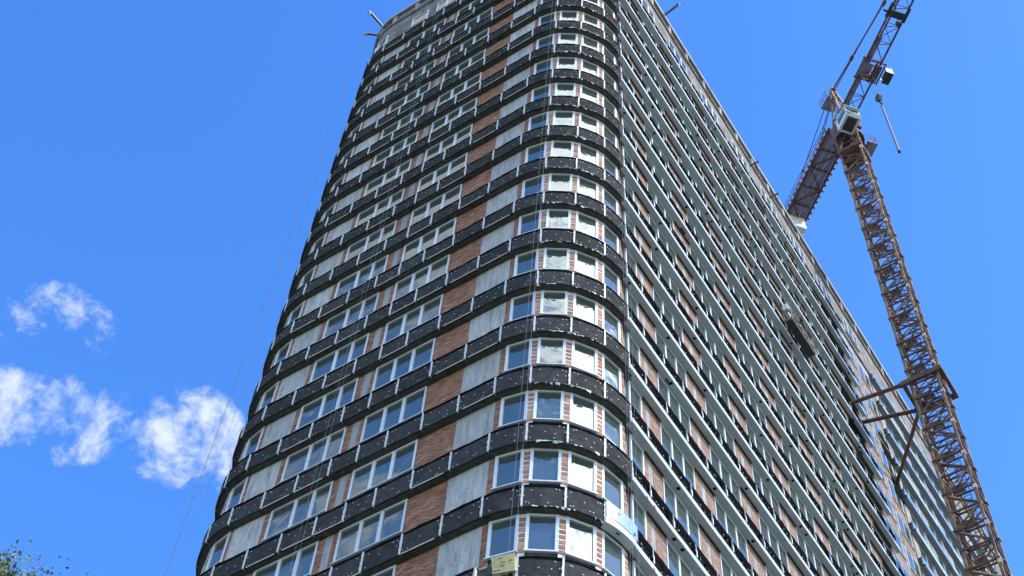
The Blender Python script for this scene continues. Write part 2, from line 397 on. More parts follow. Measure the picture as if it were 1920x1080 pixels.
fb = MB()      # wedge fin, wide at the foot
for s_ in (1,):
    fb.add([(-.016, .10, -.66), (.016, .10, -.66), (.016, -.06, -.66), (-.016, -.06, -.66), (-.010, .10, .01), (.010, .10, .01), (.010, -.03, .01), (-.010, -.03, .01)], [(0, 1, 2, 3), (4, 7, 6, 5), (0, 4, 5, 1), (1, 5, 6, 2), (2, 6, 7, 3), (3, 7, 4, 0)], 0)
    fb.box(-.06, .010, -.064, -.061, -.66, -.34, 0)
FIN = fb.mesh('bracket_fin', ['white_metal'])
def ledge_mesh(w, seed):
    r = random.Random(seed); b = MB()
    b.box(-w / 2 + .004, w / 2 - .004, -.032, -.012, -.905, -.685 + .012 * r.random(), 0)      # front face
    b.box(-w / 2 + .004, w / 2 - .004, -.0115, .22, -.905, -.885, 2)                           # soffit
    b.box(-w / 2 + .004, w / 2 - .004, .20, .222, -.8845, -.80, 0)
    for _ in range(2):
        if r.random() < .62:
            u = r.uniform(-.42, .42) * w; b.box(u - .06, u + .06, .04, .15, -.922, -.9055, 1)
    return b.mesh('ledge_tray', ['ledge_metal', 'dark_hole', 'soffit_shaded'])
LED = {w: [ledge_mesh(w, s + int(w * 7)) for s in range(5)] for w in (2.96, 2.55)}
LEDG, FINS = [], []
for n in range(-1, TOP + 1):
    z = FL * n
    for i in range(len(RSTR)):
        y0 = RSTR[i]; y1 = RSTR[i + 1] if i + 1 < len(RSTR) else NEAR_END
        w = 1.07 if i == 0 else 1.48
        if y1 - y0 < .5: continue
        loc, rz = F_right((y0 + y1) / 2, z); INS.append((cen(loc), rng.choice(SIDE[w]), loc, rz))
        M = Matrix.Translation(loc) @ Matrix.Rotation(rz, 4, 'Z'); st = len(DOT.v)
        for q in range(4): DOT.disc((rng.uniform(-.45, .45) * w, .006, rng.uniform(-.55, -.25)), .022, .012)
        DOT.xform(M, st)
        if i: loc, rz = F_right(y0, z); FINS.append((cen(loc), FIN, loc, rz))
    y = RSTR[0] + .02
    while y < NEAR_END - .5:
        w = 2.96 if y + 2.96 < NEAR_END + .3 else 2.55
        loc, rz = F_right(y + w / 2, z); LEDG.append((cen(loc), rng.choice(LED[w]), loc, rz)); y += w
JIT = random.Random(21)
def emit(name, items, limit=300, keep=None):
    """the nearest pieces become parts of their own, the rest one joined part"""
    items.sort(key=lambda t: t[0])
    out = []
    for d, me, loc, rz in items[:limit]:
        o = put(name, me, tower, loc, rz); out.append(o)
        if name in ('insulation_panel', 'profile_strip'): o.rotation_euler.x += JIT.uniform(-.006, .010); o.rotation_euler.y += JIT.uniform(-.004, .004)
        if name == 'ledge_tray': o.rotation_euler.y += JIT.uniform(-.003, .003); o.location.z += JIT.uniform(-.012, .008)
    rest = items[limit:]
    if rest:
        vs_, fs, mi, mats = [], [], [], []; n0 = 0
        for d, me, loc, rz in rest:
            M = np.array(Matrix.Translation(loc) @ Matrix.Rotation(rz, 4, 'Z'))
            v = np.empty(len(me.vertices) * 3); me.vertices.foreach_get('co', v); v = v.reshape(-1, 3) @ M[:3, :3].T + M[:3, 3]
            vs_.append(v); fs.append((me, n0)); n0 += len(v)
            for k in me.materials:
                if k not in mats: mats.append(k)
        F, MI = [], []
        cache = {}
        for me, o in fs:
            if me.name not in cache: cache[me.name] = ([tuple(p.vertices) for p in me.polygons], [mats.index(me.materials[p.material_index]) for p in me.polygons])
            a, b = cache[me.name]; F.extend([tuple(i + o for i in f) for f in a]); MI.extend(b)
        me = bpy.data.meshes.new(name + '_rest'); me.from_pydata(np.concatenate(vs_).tolist(), [], F)
        for k in mats: me.materials.append(k)
        me.polygons.foreach_set('material_index', MI); me.update()
        o = put('far_' + name + 's', me, tower, (0, 0, 0)); o['kind'] = 'stuff'
    return out
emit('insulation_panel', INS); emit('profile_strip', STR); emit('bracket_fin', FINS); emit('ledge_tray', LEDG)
dm = DOT.mesh('dowel_caps', ['dowel_white']); o = put('dowel_caps', dm, tower, (0, 0, 0)); o['kind'] = 'stuff'

# curved ledge and first shiny cladding sheet at the corner of the second band
def arc_sheet(a0, a1, r0, r1, z0, z1, k, mats, name):
    b = MB(); v = []
    for i in range(k + 1):
        a = R(a0 + (a1 - a0) * i / k)
        for rr, z in ((r0, z0), (r1, z0), (r1, z1), (r0, z1)): v.append((rr * math.sin(a), -rr * math.cos(a), z))
    fs = []
    for i in range(k):
        for j in range(4): fs.append((i * 4 + j, i * 4 + (j + 1) % 4, i * 4 + 4 + (j + 1) % 4, i * 4 + 4 + j))
    fs += [(0, 3, 2, 1), (k * 4, k * 4 + 1, k * 4 + 2, k * 4 + 3)]
    b.add(v, fs); return b.mesh(name, mats)
loc = (0, RAD, Z0 + 3.0)
cs = put('cladding_sheet', arc_sheet(67.7, 91.5, RAD + .03, RAD + .055, -.62, .015, 14, ['clad_sheet'], 'cladding_sheet'), tower, loc, 0); cs['label'] = 'shiny pale blue cladding sheet on the rounded corner'
put('curved_ledge', arc_sheet(67.6, 90.2, RAD + .008, RAD + .05, -.905, -.66, 14, ['clad_white'], 'curved_ledge'), tower, loc, 0)
put('ledge_soffit', arc_sheet(67.6, 90.2, RAD - .25, RAD + .007, -.905, -.885, 14, ['ledge_metal'], 'ledge_soffit'), tower, loc, 0)
b = MB(); b.box(-.05, .05, -.012, 0, -.06, .06)
tagm = b.mesh('red_sticker', ['red_tag'])
for y, zz in ((4.35, 2.12), (4.55, 5.12), (4.1, 5.12)):
    put('red_sticker', tagm, tower, (RAD + .033, y, Z0 + zz), R(90))
b = MB(); b.box(-.04, .04, -.01, 0, -.05, .05); ss = b.mesh('sheet_sticker', ['red_tag']); sk2 = b.mesh('sheet_sticker', ['dark_hole'])
for a, zz, mm in ((76, 2.78, ss), (88.5, 2.52, sk2)):
    put('sheet_sticker', mm, tower, ((RAD + .055) * math.sin(R(a)), RAD - (RAD + .055) * math.cos(R(a)), Z0 + zz), R(a))
# torn silvery membrane under the corner bands
b = MB(); tr = random.Random(11)
for n in range(0, TOP + 1):
    for a0 in range(22, 66, 3):
        if tr.random() < .35: continue
        a1 = a0 + tr.uniform(1.2, 3.4); dz = tr.uniform(.015, .085); z = Z0 + FL * n - .885
        p = []
        for a, zz, rr in ((a0, tr.uniform(-.02, .03), RAD - .02), (a1, tr.uniform(-.02, .03), RAD - .025), (a1, -dz, RAD + tr.uniform(-.08, .03)), (a0, -dz * tr.random(), RAD + tr.uniform(-.08, .02))):
            p.append((rr * math.sin(R(a)), RAD - rr * math.cos(R(a)), z + zz))
        q = [(x * .999, y_ + .006, zz - .004) for x, y_, zz in p]
        b.add(p + q, BOXF)
o = put('torn_membrane', b.mesh('torn_membrane', ['foil']), tower, (0, 0, 0)); o['kind'] = 'stuff'
# thin bent edge profiles hanging along the lower edge of the end bands
b = MB(); b.box(-.6, .6, .012, .03, -.915, -.878); ep = b.mesh('edge_profile', ['plate_bright'])
for n in range(0, TOP + 1):
    for i in range(8):
        if tr.random() < .42:
            o = put('edge_profile', ep, tower, ((STRIPX[i] + STRIPX[i + 1]) / 2 + tr.uniform(-.1, .1), 0, Z0 + FL * n), 0); o.rotation_euler.y = tr.uniform(-.008, .008)

# ------------------------------------------------------------------ wall fields
WALL = .33
def brick_rows(u0, u1, z0, z1, r, out, proud=.014):
    bl, bh, j = .25, .065, .012; z = z0; row = 0
    while z + bh <= z1 + .01:
        u = u0 - (bl / 2 if row % 2 else 0) - .0
        while u < u1 - .02:
            a, c = max(u, u0), min(u + bl, u1)
            if c - a > .05:
                d = r.uniform(0, .006); out.append((a, c, WALL - proud - d, WALL + .01, z, min(z + bh, z1)))
            u += bl + j
        z += bh + j; row += 1
CONC_END = [(-1.67, -.13), (-6.47, -6.16), (-11.2, -9.75)]
BRICK_END = [(-.125, .155), (-3.22, -1.675), (-6.155, -5.94), (-6.77, -6.475), (-9.745, -9.49), (-11.47, -11.205)]
WIN_END = [(-5.93, -3.23, (-5.03, -4.2)), (-9.48, -6.78, (-8.37, -7.56))]
H0, H1 = .02, 2.10
WIN_Z = (.52, 2.10)
def slab_mesh(u0, u1, z0, z1, y0, y1, m, name):
    b = MB(); w = (u1 - u0) / 2; b.box(-w, w, y0, y1, z0, z1); return b.mesh(name, [m])
def conc_mesh(w, name='concrete_panel'):
    b = MB(); k = 3 if w > 1 else 1; s = w / k
    for i in range(k): b.box(-w / 2 + s * i + (.003 if i else 0), -w / 2 + s * (i + 1), WALL - .01 - .006 * (i % 2), WALL + .03, H0, H1)
    if w > 1:
        for _ in range(3): b.disc((rnd.uniform(-.4, .4) * w, WALL - .0165, rnd.uniform(.8, 1.8)), .022, .003, 6, 1)
    return b.mesh(name, ['panel_concrete' if w > 1 else 'pier_concrete', 'dark_hole'])
CM = {round(b - a, 3): conc_mesh(b - a) for a, b in CONC_END}
MORT = {round(b - a, 3): slab_mesh(a, b, H0, H1, WALL - .002, WALL + .03, 'mortar', 'brick_panel') for a, b in BRICK_END}
rb = random.Random(5); BR = []
single = []
for n in range(-1, TOP):
    z = FL * n
    for a, b_ in CONC_END: put('concrete_panel', CM[round(b_ - a, 3)], tower, ((a + b_) / 2, 0, Z0 + z), 0)
    for i, (a, b_) in enumerate(BRICK_END):
        p = put('brick_panel', MORT[round(b_ - a, 3)], tower, ((a + b_) / 2, 0, Z0 + z), 0)
        rows = []; brick_rows(a, b_, H0 + .3, H1, rb, rows)
        if i == 1 and n in (0, 1): single.append((p, (a + b_) / 2, z, rows))
        else: BR.extend([(r0, r1, y0, y1, z + Z0 + za, z + Z0 + zb) for r0, r1, y0, y1, za, zb in rows])
# the bricks of the two nearest wide fields are separate
BMESH = {}
for p, cx, z, rows in single:
    for a, c, y0, y1, za, zb in rows:
        key = (round(c - a, 2), round(zb - za, 2), round(y0, 2))
        if key not in BMESH: BMESH[key] = boxes_mesh('brick', [(-(c - a) / 2, (c - a) / 2, y0 - .001 * rb.random(), WALL + .01, 0, zb - za)], 'brick_clay')
        put('brick', BMESH[key], p, ((a + c) / 2 - cx, 0, za), 0, rel=True)
o = put('brick_courses', boxes_mesh('brick_courses', BR, 'brick_clay'), tower, (0, 0, 0)); o['kind'] = 'stuff'

# long side wall fields: window 2.46, brick .59, concrete .27, brick .63
PER = 3.97; WIN_R = [5.85 + PER * k for k in range(6)]
BRICK_R = [(4.58, 4.90), (5.18, 5.83)]
CONC_R = [(4.905, 5.175)]
for y in WIN_R[:-1] + [WIN_R[-1]]:
    BRICK_R += [(y + 2.475, y + 3.04), (y + 3.32, y + 3.955)]; CONC_R.append((y + 3.045, y + 3.315))
pw = {}
BRR = []
CR = []
for n in range(-1, TOP):
    z = FL * n
    for a, b_ in BRICK_R:
        k = round(b_ - a, 3)
        if k not in pw: pw[k] = slab_mesh(a, b_, H0, H1, WALL - .002, WALL + .03, 'mortar', 'brick_panel')
        CR.append((cen((RAD, a, Z0 + z)), pw[k], *F_right((a + b_) / 2, z)))
        rows = []; brick_rows(a, b_, H0 + .3, H1, rb, rows); BRR.extend([(r0, r1, y0, y1, z + Z0 + za, z + Z0 + zb) for r0, r1, y0, y1, za, zb in rows])
pc = {}
CC = []
for n in range(-1, TOP):
    for a, b_ in CONC_R:
        k = round(b_ - a, 3)
        if k not in pc: pc[k] = conc_mesh(b_ - a, 'concrete_pier')
        CC.append((cen((RAD, a, Z0 + FL * n)), pc[k], *F_right((a + b_) / 2, FL * n)))
emit('brick_panel', CR, 180); emit('concrete_pier', CC, 130)
Mr = Matrix.Translation((RAD, 0, 0)) @ Matrix.Rotation(R(90), 4, 'Z')
o = put('brick_courses', boxes_mesh('brick_courses', BRR, 'brick_pale', Mr), tower, (0, 0, 0)); o['kind'] = 'stuff'

# ------------------------------------------------------------------ windows
WINS = []
def window_meshes(w, cuts, zr, key, jamb=.075, yb=WALL - .045, rec=.045, mul=.065):
    """frame mesh and pane meshes of a window of width w, cuts = mullion positions from its centre"""
    z0, z1 = zr; f = MB(); F0, F1 = yb, yb + .075
    f.box(-w / 2, -w / 2 + jamb, F0, F1, z0, z1); f.box(w / 2 - jamb, w / 2, F0, F1, z0, z1)
    f.box(-w / 2 + jamb, w / 2 - jamb, F0 + .002, F1, z0, z0 + .09); f.box(-w / 2 + jamb, w / 2 - jamb, F0 + .002, F1, z1 - .08, z1)
    for c in cuts: f.box(c - mul, c + mul, F0 + .001, F1, z0 + .09, z1 - .08)
    f.box(-w / 2 - .02, w / 2 + .02, F0 - .075, F0 - .002, z0 - .05, z0 - .012)
    fm = f.mesh('window', ['frame_plastic'])
    ed = [-w / 2 + jamb] + [v for c in cuts for v in (c - mul, c + mul)] + [w / 2 - jamb]
    panes = []
    for i in range(0, len(ed), 2):
        p = MB(); p.box(ed[i], ed[i + 1], F0 + rec, F0 + rec + .015, z0 + .09, z1 - .08)
        s = MB(); e = .03
        a, c = ed[i], ed[i + 1]
        panes.append((p.mesh('pane', ['glass'])))
    return fm, panes
WM = {}
SOF = []; sofm = {}
for w_ in (2.45, .84):
    b = MB(); b.box(-w_ / 2, w_ / 2, .223, WALL - .047, -.905, -.972 + .09); sofm[w_] = b.mesh('window_soffit', ['soffit_shaded'])
def add_win(kind, w, cuts, zr, loc, rz, jamb=.075, yb=WALL - .045, pen=0, rec=.045, mul=.065):
    key = (kind, round(w, 3))
    if key not in WM: WM[key] = window_meshes(w, cuts, zr, key, jamb, yb, rec, mul)
    WINS.append((cen(loc) + pen, WM[key], loc, rz))
CH = 2 * (RAD - WALL) * math.sin(R(11.25)); CHD = (RAD - WALL) * math.cos(R(11.25))
for n in range(-1, TOP):
    z = FL * n
    for a, b_, cuts in WIN_END:
        c = (a + b_) / 2; add_win('end%.1f' % a, b_ - a, [k - c for k in cuts], WIN_Z, *F_end(c, z))
    for left in (False, True):
        for k in range(4):
            loc, rz = F_arc(k, z, left)
            nrm = Vector((math.sin(rz), -math.cos(rz), 0)); loc2 = Vector(loc) + nrm * (CHD + WALL + .01)
            add_win('arc', CH - .19, [], WIN_Z, tuple(loc2), rz, jamb=.10, pen=60 if left and k > 1 else 0)
    add_win('side0', .86, [], WIN_Z, *F_right(4.13, z))
    for y in WIN_R: add_win('side', 2.45, [-.405, .415], WIN_Z, *F_right(y + 1.23, z), jamb=.06, rec=.03, mul=.05)
    for y in WIN_R + [3.73]:
        w_ = 2.45 if y > 5 else .84; SOF.append((cen((RAD, y, Z0 + z)), sofm[w_], *F_right(y + w_ / 2, z + 3)))
    add_win('bareA', 2.05, [0], (.25, 2.04), *F_right(33.2, z), yb=WALL - .03, jamb=.05, rec=.008, mul=.03); add_win('bareB', 1.8, [0], (.25, 2.04), *F_right(35.76, z), yb=WALL - .03, jamb=.05, rec=.008, mul=.03)
    y = 37.9
    while y < 74: add_win('far', 2.2, [0], WIN_Z, *F_right(y + 1.1, z), pen=5, jamb=.06, rec=.015, mul=.04); y += 3.97
# top storey
TOPZ = (.62, 2.15)
for x, w, cuts in ((-3.95, 1.5, [0]), (-6.9, 1.5, [0]), (-8.9, 1.2, []), (-1.4, 1.3, []), (-5.4, 1.0, []), (-11.9, .8, [])):
    if x > -11.3: add_win('top%.1f' % x, w, cuts, TOPZ, *F_end(x, FL * TOP), yb=.13)
for left in (False, True):
    for k in range(4):
        loc, rz = F_arc(k, FL * TOP, left); nrm = Vector((math.sin(rz), -math.cos(rz), 0)); add_win('arctop', CH - .25, [], TOPZ, tuple(Vector(loc) + nrm * (RAD - .22 - .02 + WALL)), rz, jamb=.10)
for k in range(8): add_win('topside', 2.2, [-.4, .4], TOPZ, *F_right(6.6 + PER * k, FL * TOP), yb=.13)
emit('window_soffit', SOF, 120)
WINS.sort(key=lambda t: t[0])
for d, (fm, panes), loc, rz in WINS[:300]:
    wo = put('window', fm, tower, loc, rz)
    for pm in panes: put('pane', pm, wo, (0, 0, 0), 0, rel=True)
rest_f = [(d, fm, loc, rz) for d, (fm, panes), loc, rz in WINS[300:]]
rest_p = [(d, pm, loc, rz) for d, (fm, panes), loc, rz in WINS[300:] for pm in panes]
emit('window', rest_f, 0); emit('window_pane', rest_p, 0)

# ------------------------------------------------------------------ corner piers: pale pier with brick blocks
PIER = MB(); PIER.box(-.105, .105, -.008, .06, H0, H1); pier_me = PIER.mesh('corner_pier', ['white_metal'])
bvar = []
for s in range(5):
    r = random.Random(s + 20); bb = MB(); w = .075 + .02 * r.random(); bb.box(-w, w + .01 * r.random(), -.022, .004, 0, .13 + .04 * r.random()); bvar.append(bb.mesh('brick_block', ['brick_clay']))
BLK = []
for n in range(-1, TOP):
    for left in (False, True):
        for k in range(1, 5):
            if left and k > 2: continue
            a = R(-90 + (-22.5 if left else 22.5) * k); rr = RAD - WALL + .005
            cx = XL if left else 0
            loc = (cx + rr * math.cos(a), RAD + rr * math.sin(a), Z0 + FL * n)
            put('corner_pier', pier_me, tower, loc, a + R(90))
            zz = .48
            while zz < 1.9:
                BLK.append((cen((loc[0], loc[1], loc[2] + zz)), rb.choice(bvar), (loc[0], loc[1], loc[2] + zz), a + R(90))); zz += .215
emit('brick_block', BLK)

# ------------------------------------------------------------------ bare strip for the crane ties
bz0, bz1 = NEAR_END, FAR_START
b = MB(); b.box(bz0 + .02, bz1 - .02, WALL + .0, WALL + .05, -12, 54.59)
put('bare_wall', b.mesh('bare_wall', ['pale_concrete']), tower, (RAD, 0, Z0), R(90))
edge = MB(); edge.box(bz0 + .01, bz1 - .01, WALL - .05, WALL + .02, -.95, -.74); em = edge.mesh('slab_edge', ['pale_concrete'])
vp = MB()
vp.box(-.09, .09, WALL - .03, WALL - .001, -.73, 2.04)
vpm = vp.mesh('bare_pier', ['pale_concrete'])
rows = []
for n in range(-1, TOP):
    put('slab_edge', em, tower, (RAD, 0, Z0 + FL * n), R(90)); [put('bare_pier', vpm, tower, (RAD, y_, Z0 + FL * n), R(90)) for y_ in (32.05, 34.35, 34.75, 36.78)]
    tmp = []; brick_rows(32.15, 36.68, -.72, .2, rb, tmp); rows += [(a, c, y0, y1, za + Z0 + FL * n, zb + Z0 + FL * n) for a, c, y0, y1, za, zb in tmp if not (34.26 < a < 34.84)]
    tmp = []; brick_rows(34.45, 34.65, .46, 2.04, rb, tmp); rows += [(a, c, y0, y1, za + Z0 + FL * n, zb + Z0 + FL * n) for a, c, y0, y1, za, zb in tmp]
o = put('brick_courses', boxes_mesh('brick_courses', rows, 'brick_pale', Mr), tower, (0, 0, 0)); o['kind'] = 'stuff'
b = MB(); b.box(-.75, .75, WALL - .06, WALL - .04, -1.3, .9); hm = b.mesh('tie_opening', ['dark_hole'])
for y, zz in ((30.6, 39.2), (36.6, 39.0), (36.3, 42.3)):
    put('tie_opening', hm, tower, (RAD, y, Z0 + zz), R(90))

# ------------------------------------------------------------------ finished far part
CLAD = []
cmv = {}
for w in (.74,):
    for i, mm in enumerate(('clad_blue', 'clad_white')):
        b = MB(); b.box(-w / 2 + .02, w / 2 - .02, -.06, -.03, -.90, -.66); cmv[i] = b.mesh('cladding_panel', [mm])
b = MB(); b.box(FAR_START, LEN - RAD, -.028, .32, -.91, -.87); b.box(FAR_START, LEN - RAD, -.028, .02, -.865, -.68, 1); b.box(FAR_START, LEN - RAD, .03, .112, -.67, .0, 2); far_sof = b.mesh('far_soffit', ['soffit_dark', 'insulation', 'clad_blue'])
fw = MB()
for k in range(10):
    y = 37.9 + 3.97 * k
    for a, c in ((2.25, 2.95), (3.0, 3.92)): fw.box(y + a, y + c, WALL - .05, WALL + .03, H0, H1)
    fw.box(y + 2.2, y + 2.24, WALL - .12, WALL - .051, H0, H1, 1)
fw.box(37.05, 37.85, WALL - .05, WALL + .03, H0, H1)
fwm = fw.mesh('grey_infill', ['pale_concrete', 'white_metal'])
for n in range(-1, TOP + 1):
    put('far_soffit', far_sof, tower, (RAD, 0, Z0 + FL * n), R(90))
    if n < TOP: put('infill_panels', fwm, tower, (RAD, 0, Z0 + FL * n), R(90))['kind'] = 'stuff'
    y = FAR_START + .4
    lim = FAR_START + rng.uniform(2, 9)
    while y < LEN - RAD:
        CLAD.append((cen((RAD, y, Z0 + FL * n)), cmv[1 if (y < lim and n % 2 == 0) or rng.random() < .12 else 0], *F_right(y, FL * n))); y += .74
emit('cladding_panel', CLAD)

# ------------------------------------------------------------------ top storey, attic openings, cap
zt = FL * TOP
tw = MB(); pts = outline(.20); n_ = len(pts)
part('top_wall', prism(outline(.22), zt + .03, 54.60, ['attic_wall'], 'top_wall', caps=True))
part('attic_floor', prism(outline(.10), 54.601, 54.74, ['pale_concrete'], 'attic_floor'))
part('attic_core', prism(outline(2.2), 54.741, 55.759, ['dark_hole'], 'attic_core', caps=False))  # inner walls painted black for the dark inside the attic
part('attic_shade_sheet', prism(outline(.45), 55.76, 55.80, ['dark_hole'], 'attic_shade_sheet'))  # black sheet added below the cap: shade behind the openings put into colour
part('roof_cap', prism(outline(.06), 55.801, 56.12, ['cap_concrete'], 'roof_cap'))
part('far_roof_cap', prism([(RAD - .3, 41), (RAD - .3, LEN - 4), (XL, LEN - 4), (XL, 41)], 56.121, 57.0, ['steel_grey'], 'far_roof'))
pst = MB(); pst.box(-.13, .13, .12, .42, 54.741, 55.759); pm_ = pst.mesh('attic_post', ['pale_concrete'])
y = 7.6
while y < LEN - 4: put('attic_post', pm_, tower, (RAD, y, Z0), R(90)); y += 2.19
for x in (0, -1.9, -3.8, -5.7, -7.6, -9.5, -11.2): put('attic_post', pm_, tower, (x, 0, Z0), 0)
for left in (False, True):
    for k in range(1, 5):
        a = R(-90 + (-22.5 if left else 22.5) * k); put('attic_post', pm_, tower, ((XL if left else 0) + RAD * math.cos(a), RAD + RAD * math.sin(a), Z0), a + R(90))
# solid rounded attic corner on the left, bare opening rails
rl = MB(); rl.box(-10.9, -4, .16, .20, 55.25, 55.31); put('attic_rail', rl.mesh('attic_rail', ['white_metal']), tower, (0, 0, Z0), 0)

# ------------------------------------------------------------------ loose wool board at the corner
b = MB(); wr = random.Random(2)
b.box(-.34, .34, -.06, .04, -.42, .28)
for i, v in enumerate(b.v): b.v[i] = (v[0] + wr.uniform(-.03, .03), v[1], v[2] + wr.uniform(-.04, .04))
for _ in range(7):
    x, z = wr.uniform(-.3, .2), wr.uniform(-.3, .22); b.box(x, x + .1, -.085, -.061, z, z + .07)
a = R(-90 + 16.0)
wb = put('mineral_wool_board', b.mesh('mineral_wool_board', ['wool_yellow']), None, ((RAD + .03) * math.cos(a), RAD + (RAD + .03) * math.sin(a), Z0 - .24), R(16.0))
wb.rotation_euler.y = R(-6)
tag(wb, 'yellow mineral wool board wedged in the gap below a corner window of the tower', 'insulation board')

# ------------------------------------------------------------------ tower crane
MX, MY = 7.6, 31.3; HS = .80; SEC = 2.8
crane = put('tower_crane', None, None, (MX, MY, 0))
tag(crane, 'rusty lattice tower crane tied to the side of the tower', 'crane')
def cpart(name, b, mats, loc=(MX, MY, 0), rz=0.0): return put(name, b.mesh(name, mats) if isinstance(b, MB) else b, crane, loc, rz)
s = MB()
C4 = [(-HS, -HS), (HS, -HS), (HS, HS), (-HS, HS)]
for x, y in C4:
    s.box(x - .075, x + .075, y - .075, y + .075, .05, SEC - .05)
    s.box(x - .13, x + .13, y - .13, y + .13, -.05, .049, 1)
    s.box(x - .125, x + .125, y - .125, y + .125, SEC - .0495, SEC - .051 + .05, 1)
for i in range(4):
    (x0, y0), (x1, y1) = C4[i], C4[(i + 1) % 4]
    for z in (.05, SEC / 2): s.bar((x0, y0, z), (x1, y1, z), .085, .10, 1)
    s.bar((x0, y0, .1), (x1, y1, SEC / 2 - .05), .075, m=i % 2); s.bar((x1, y1, SEC / 2 + .05), (x0, y0, SEC - .1), .075, m=(i + 1) % 2)
    mxp = ((x0 + x1) / 2, (y0 + y1) / 2)
    s.bar((x1, y1, .1), (*mxp, SEC / 4), .05); s.bar((x0, y0, SEC / 2 + .05), (*mxp, SEC * .75), .05)
s.bar((-HS, -HS, .05), (HS, HS, .05), .06); s.bar((HS, -HS, SEC / 2), (-HS, HS, SEC / 2), .06)
for q in (-.2, .2): s.bar((q + .1, .45, 0), (q + .1, .45, SEC), .045)
for k in range(9): s.bar((-.1, .45, .15 + k * .31), (.3, .45, .15 + k * .31), .03)
s.box(.74, .95, -.90, -.86, SEC - .34, SEC - .02, 2); s.box(.89, .93, -.86, -.70, SEC - .34, SEC - .02, 2)
s.box(-.62, .10, .05, .70, SEC * .5 + .01, SEC * .5 + .035, 3)
sec_me = s.mesh('mast_section', ['mast_paint', 'rust_steel', 'plate_bright', 'deck_mesh'])
MTOP = Z0 + 71.6
z = MTOP - SEC; first = True
while z > -SEC * .9:
    put('mast_section', sec_me, crane, (MX, MY, max(z, .3) if z > 0 else z), 0); z -= SEC
fb = MB(); fb.box(-2.4, 2.4, -2.4, 2.4, 0, .6); cpart('foundation_block', fb, ['core_concrete'], (MX, MY, 0))
# collar and wall ties
cz = Z0 + 39.4
b = MB(); x0, x1, y0, y1 = 6.45, 8.75, 30.15, 32.45; h = .17
b.bar((x0 - .15, y0, cz), (x1 + .1, y0, cz), .22, .34); b.bar((x0 - .15, y1, cz), (x1 + .1, y1, cz), .22, .34)
b.bar((x0, y0 + .111, cz), (x0, y1 - .111, cz), .22, .34); b.bar((x1, y0 + .111, cz), (x1, y1 - .111, cz), .22, .34)
b.xform(Matrix.Translation((-MX, -MY, 0)))
cpart('mast_collar', b, ['rust_steel'])
for p, q in (((3.0, 29.85, cz), (x0 - .1, y0 + .03, cz)), ((3.0, 31.45, cz), (x0 - .1, y1 - .12, cz)), ((x0 + .0, y1 - .1, cz - .1), (3.05, 36.65, cz - .1))):
    b = MB(); b.tube(Vector(p) - Vector((MX, MY, 0)), Vector(q) - Vector((MX, MY, 0)), .125, 8)
    e = Vector(q) - Vector(p); e.normalize()
    for c in (Vector(p), Vector(q)): b.tube(c - e * .14 - Vector((MX, MY, 0)), c + e * .14 - Vector((MX, MY, 0)), .16, 8)
    cpart('wall_tie', b, ['rust_steel'])
# slewing part; local X runs along the jib
JA = math.atan2(-.629, .777)
TB = MTOP
b = MB()
b.box(-.95, .95, -.95, .95, TB - 2.6, TB - 2.2, 0)
for x, y in C4: b.bar((x, y, TB - 2.6), (x * 1.12, y * 1.12, TB - .02), .2)
for i in range(4):
    (xa, ya), (xb, yb_) = C4[i], C4[(i + 1) % 4]
    b.bar((xa, ya, TB - 2.2), ((xa + xb) / 2, (ya + yb_) / 2, TB - .1), .12, m=1); b.bar((xb, yb_, TB - 2.2), ((xa + xb) / 2, (ya + yb_) / 2, TB - .1), .12, m=1)
b.box(-.70, .70, -.70, .70, TB - .75, TB - .05, 0)
cpart('mast_head', b, ['rust_steel', 'mast_paint'])
b = MB(); b.tube((0, 0, TB), (0, 0, TB + .35), 1.15, 20); b.tube((0, 0, TB + .351), (0, 0, TB + .7), 1.0, 20); cpart('slewing_ring', b, ['rust_steel'])
b = MB(); b.box(-1.1, .6, -.85, .85, TB + .701, TB + 1.5); b.box(-.9, .9, -.85, -.6, TB + 1.501, TB + 2.9); b.box(-.9, .9, .6, .85, TB + 1.501, TB + 2.9)
cpart('turntable', b, ['rust_steel'], rz=JA)
JZ = Z0 + 75.2; APEX = Z0 + 81.2
b = MB()
for y in (-.55, .55):
    b.bar((.75, y, TB + 2.9), (-.05, y * .25, APEX), .16); b.bar((-.75, y, TB + 2.9), (-.1, y * .25, APEX), .13)
    for k in range(4):
        t0, t1 = k / 4, (k + 1) / 4
        A_ = Vector((.75, y, TB + 2.9)).lerp(Vector((-.05, y * .25, APEX)), t0); B_ = Vector((-.75, y, TB + 2.9)).lerp(Vector((-.1, y * .25, APEX)), t1)
        b.bar(A_, B_, .07); b.bar(A_, Vector((-.75, y, TB + 2.9)).lerp(Vector((-.1, y * .25, APEX)), t0), .06)
for k in range(1, 4):
    t0 = k / 4
    for X in (.75, -.75):
        p_ = Vector((X, .55, TB + 2.9)).lerp(Vector((-.07, .14, APEX)), t0); b.bar(p_, (p_.x, -p_.y, p_.z), .07)
b.box(-.3, .2, -.2, .2, APEX - .1, APEX + .25)
cpart('tower_peak', b, ['mast_paint'], rz=JA)
# platform with railing near the peak
b = MB(); b.box(-1.5, -.25, -.55, .55, APEX - 1.05, APEX - 1.0, 1)
for x in (-1.5, -.9, -.3):
    for y in (-.55, .55): b.bar((x, y, APEX - 1.0), (x, y, APEX + .1), .04)
for zz in (-.45, .1):
    for y in (-.55, .55): b.bar((-1.5, y, APEX + zz), (-.3, y, APEX + zz), .035)
    b.bar((-1.5, -.55, APEX + zz), (-1.5, .55, APEX + zz), .035)
cpart('peak_platform', b, ['jib_steel', 'deck_mesh'], rz=JA)
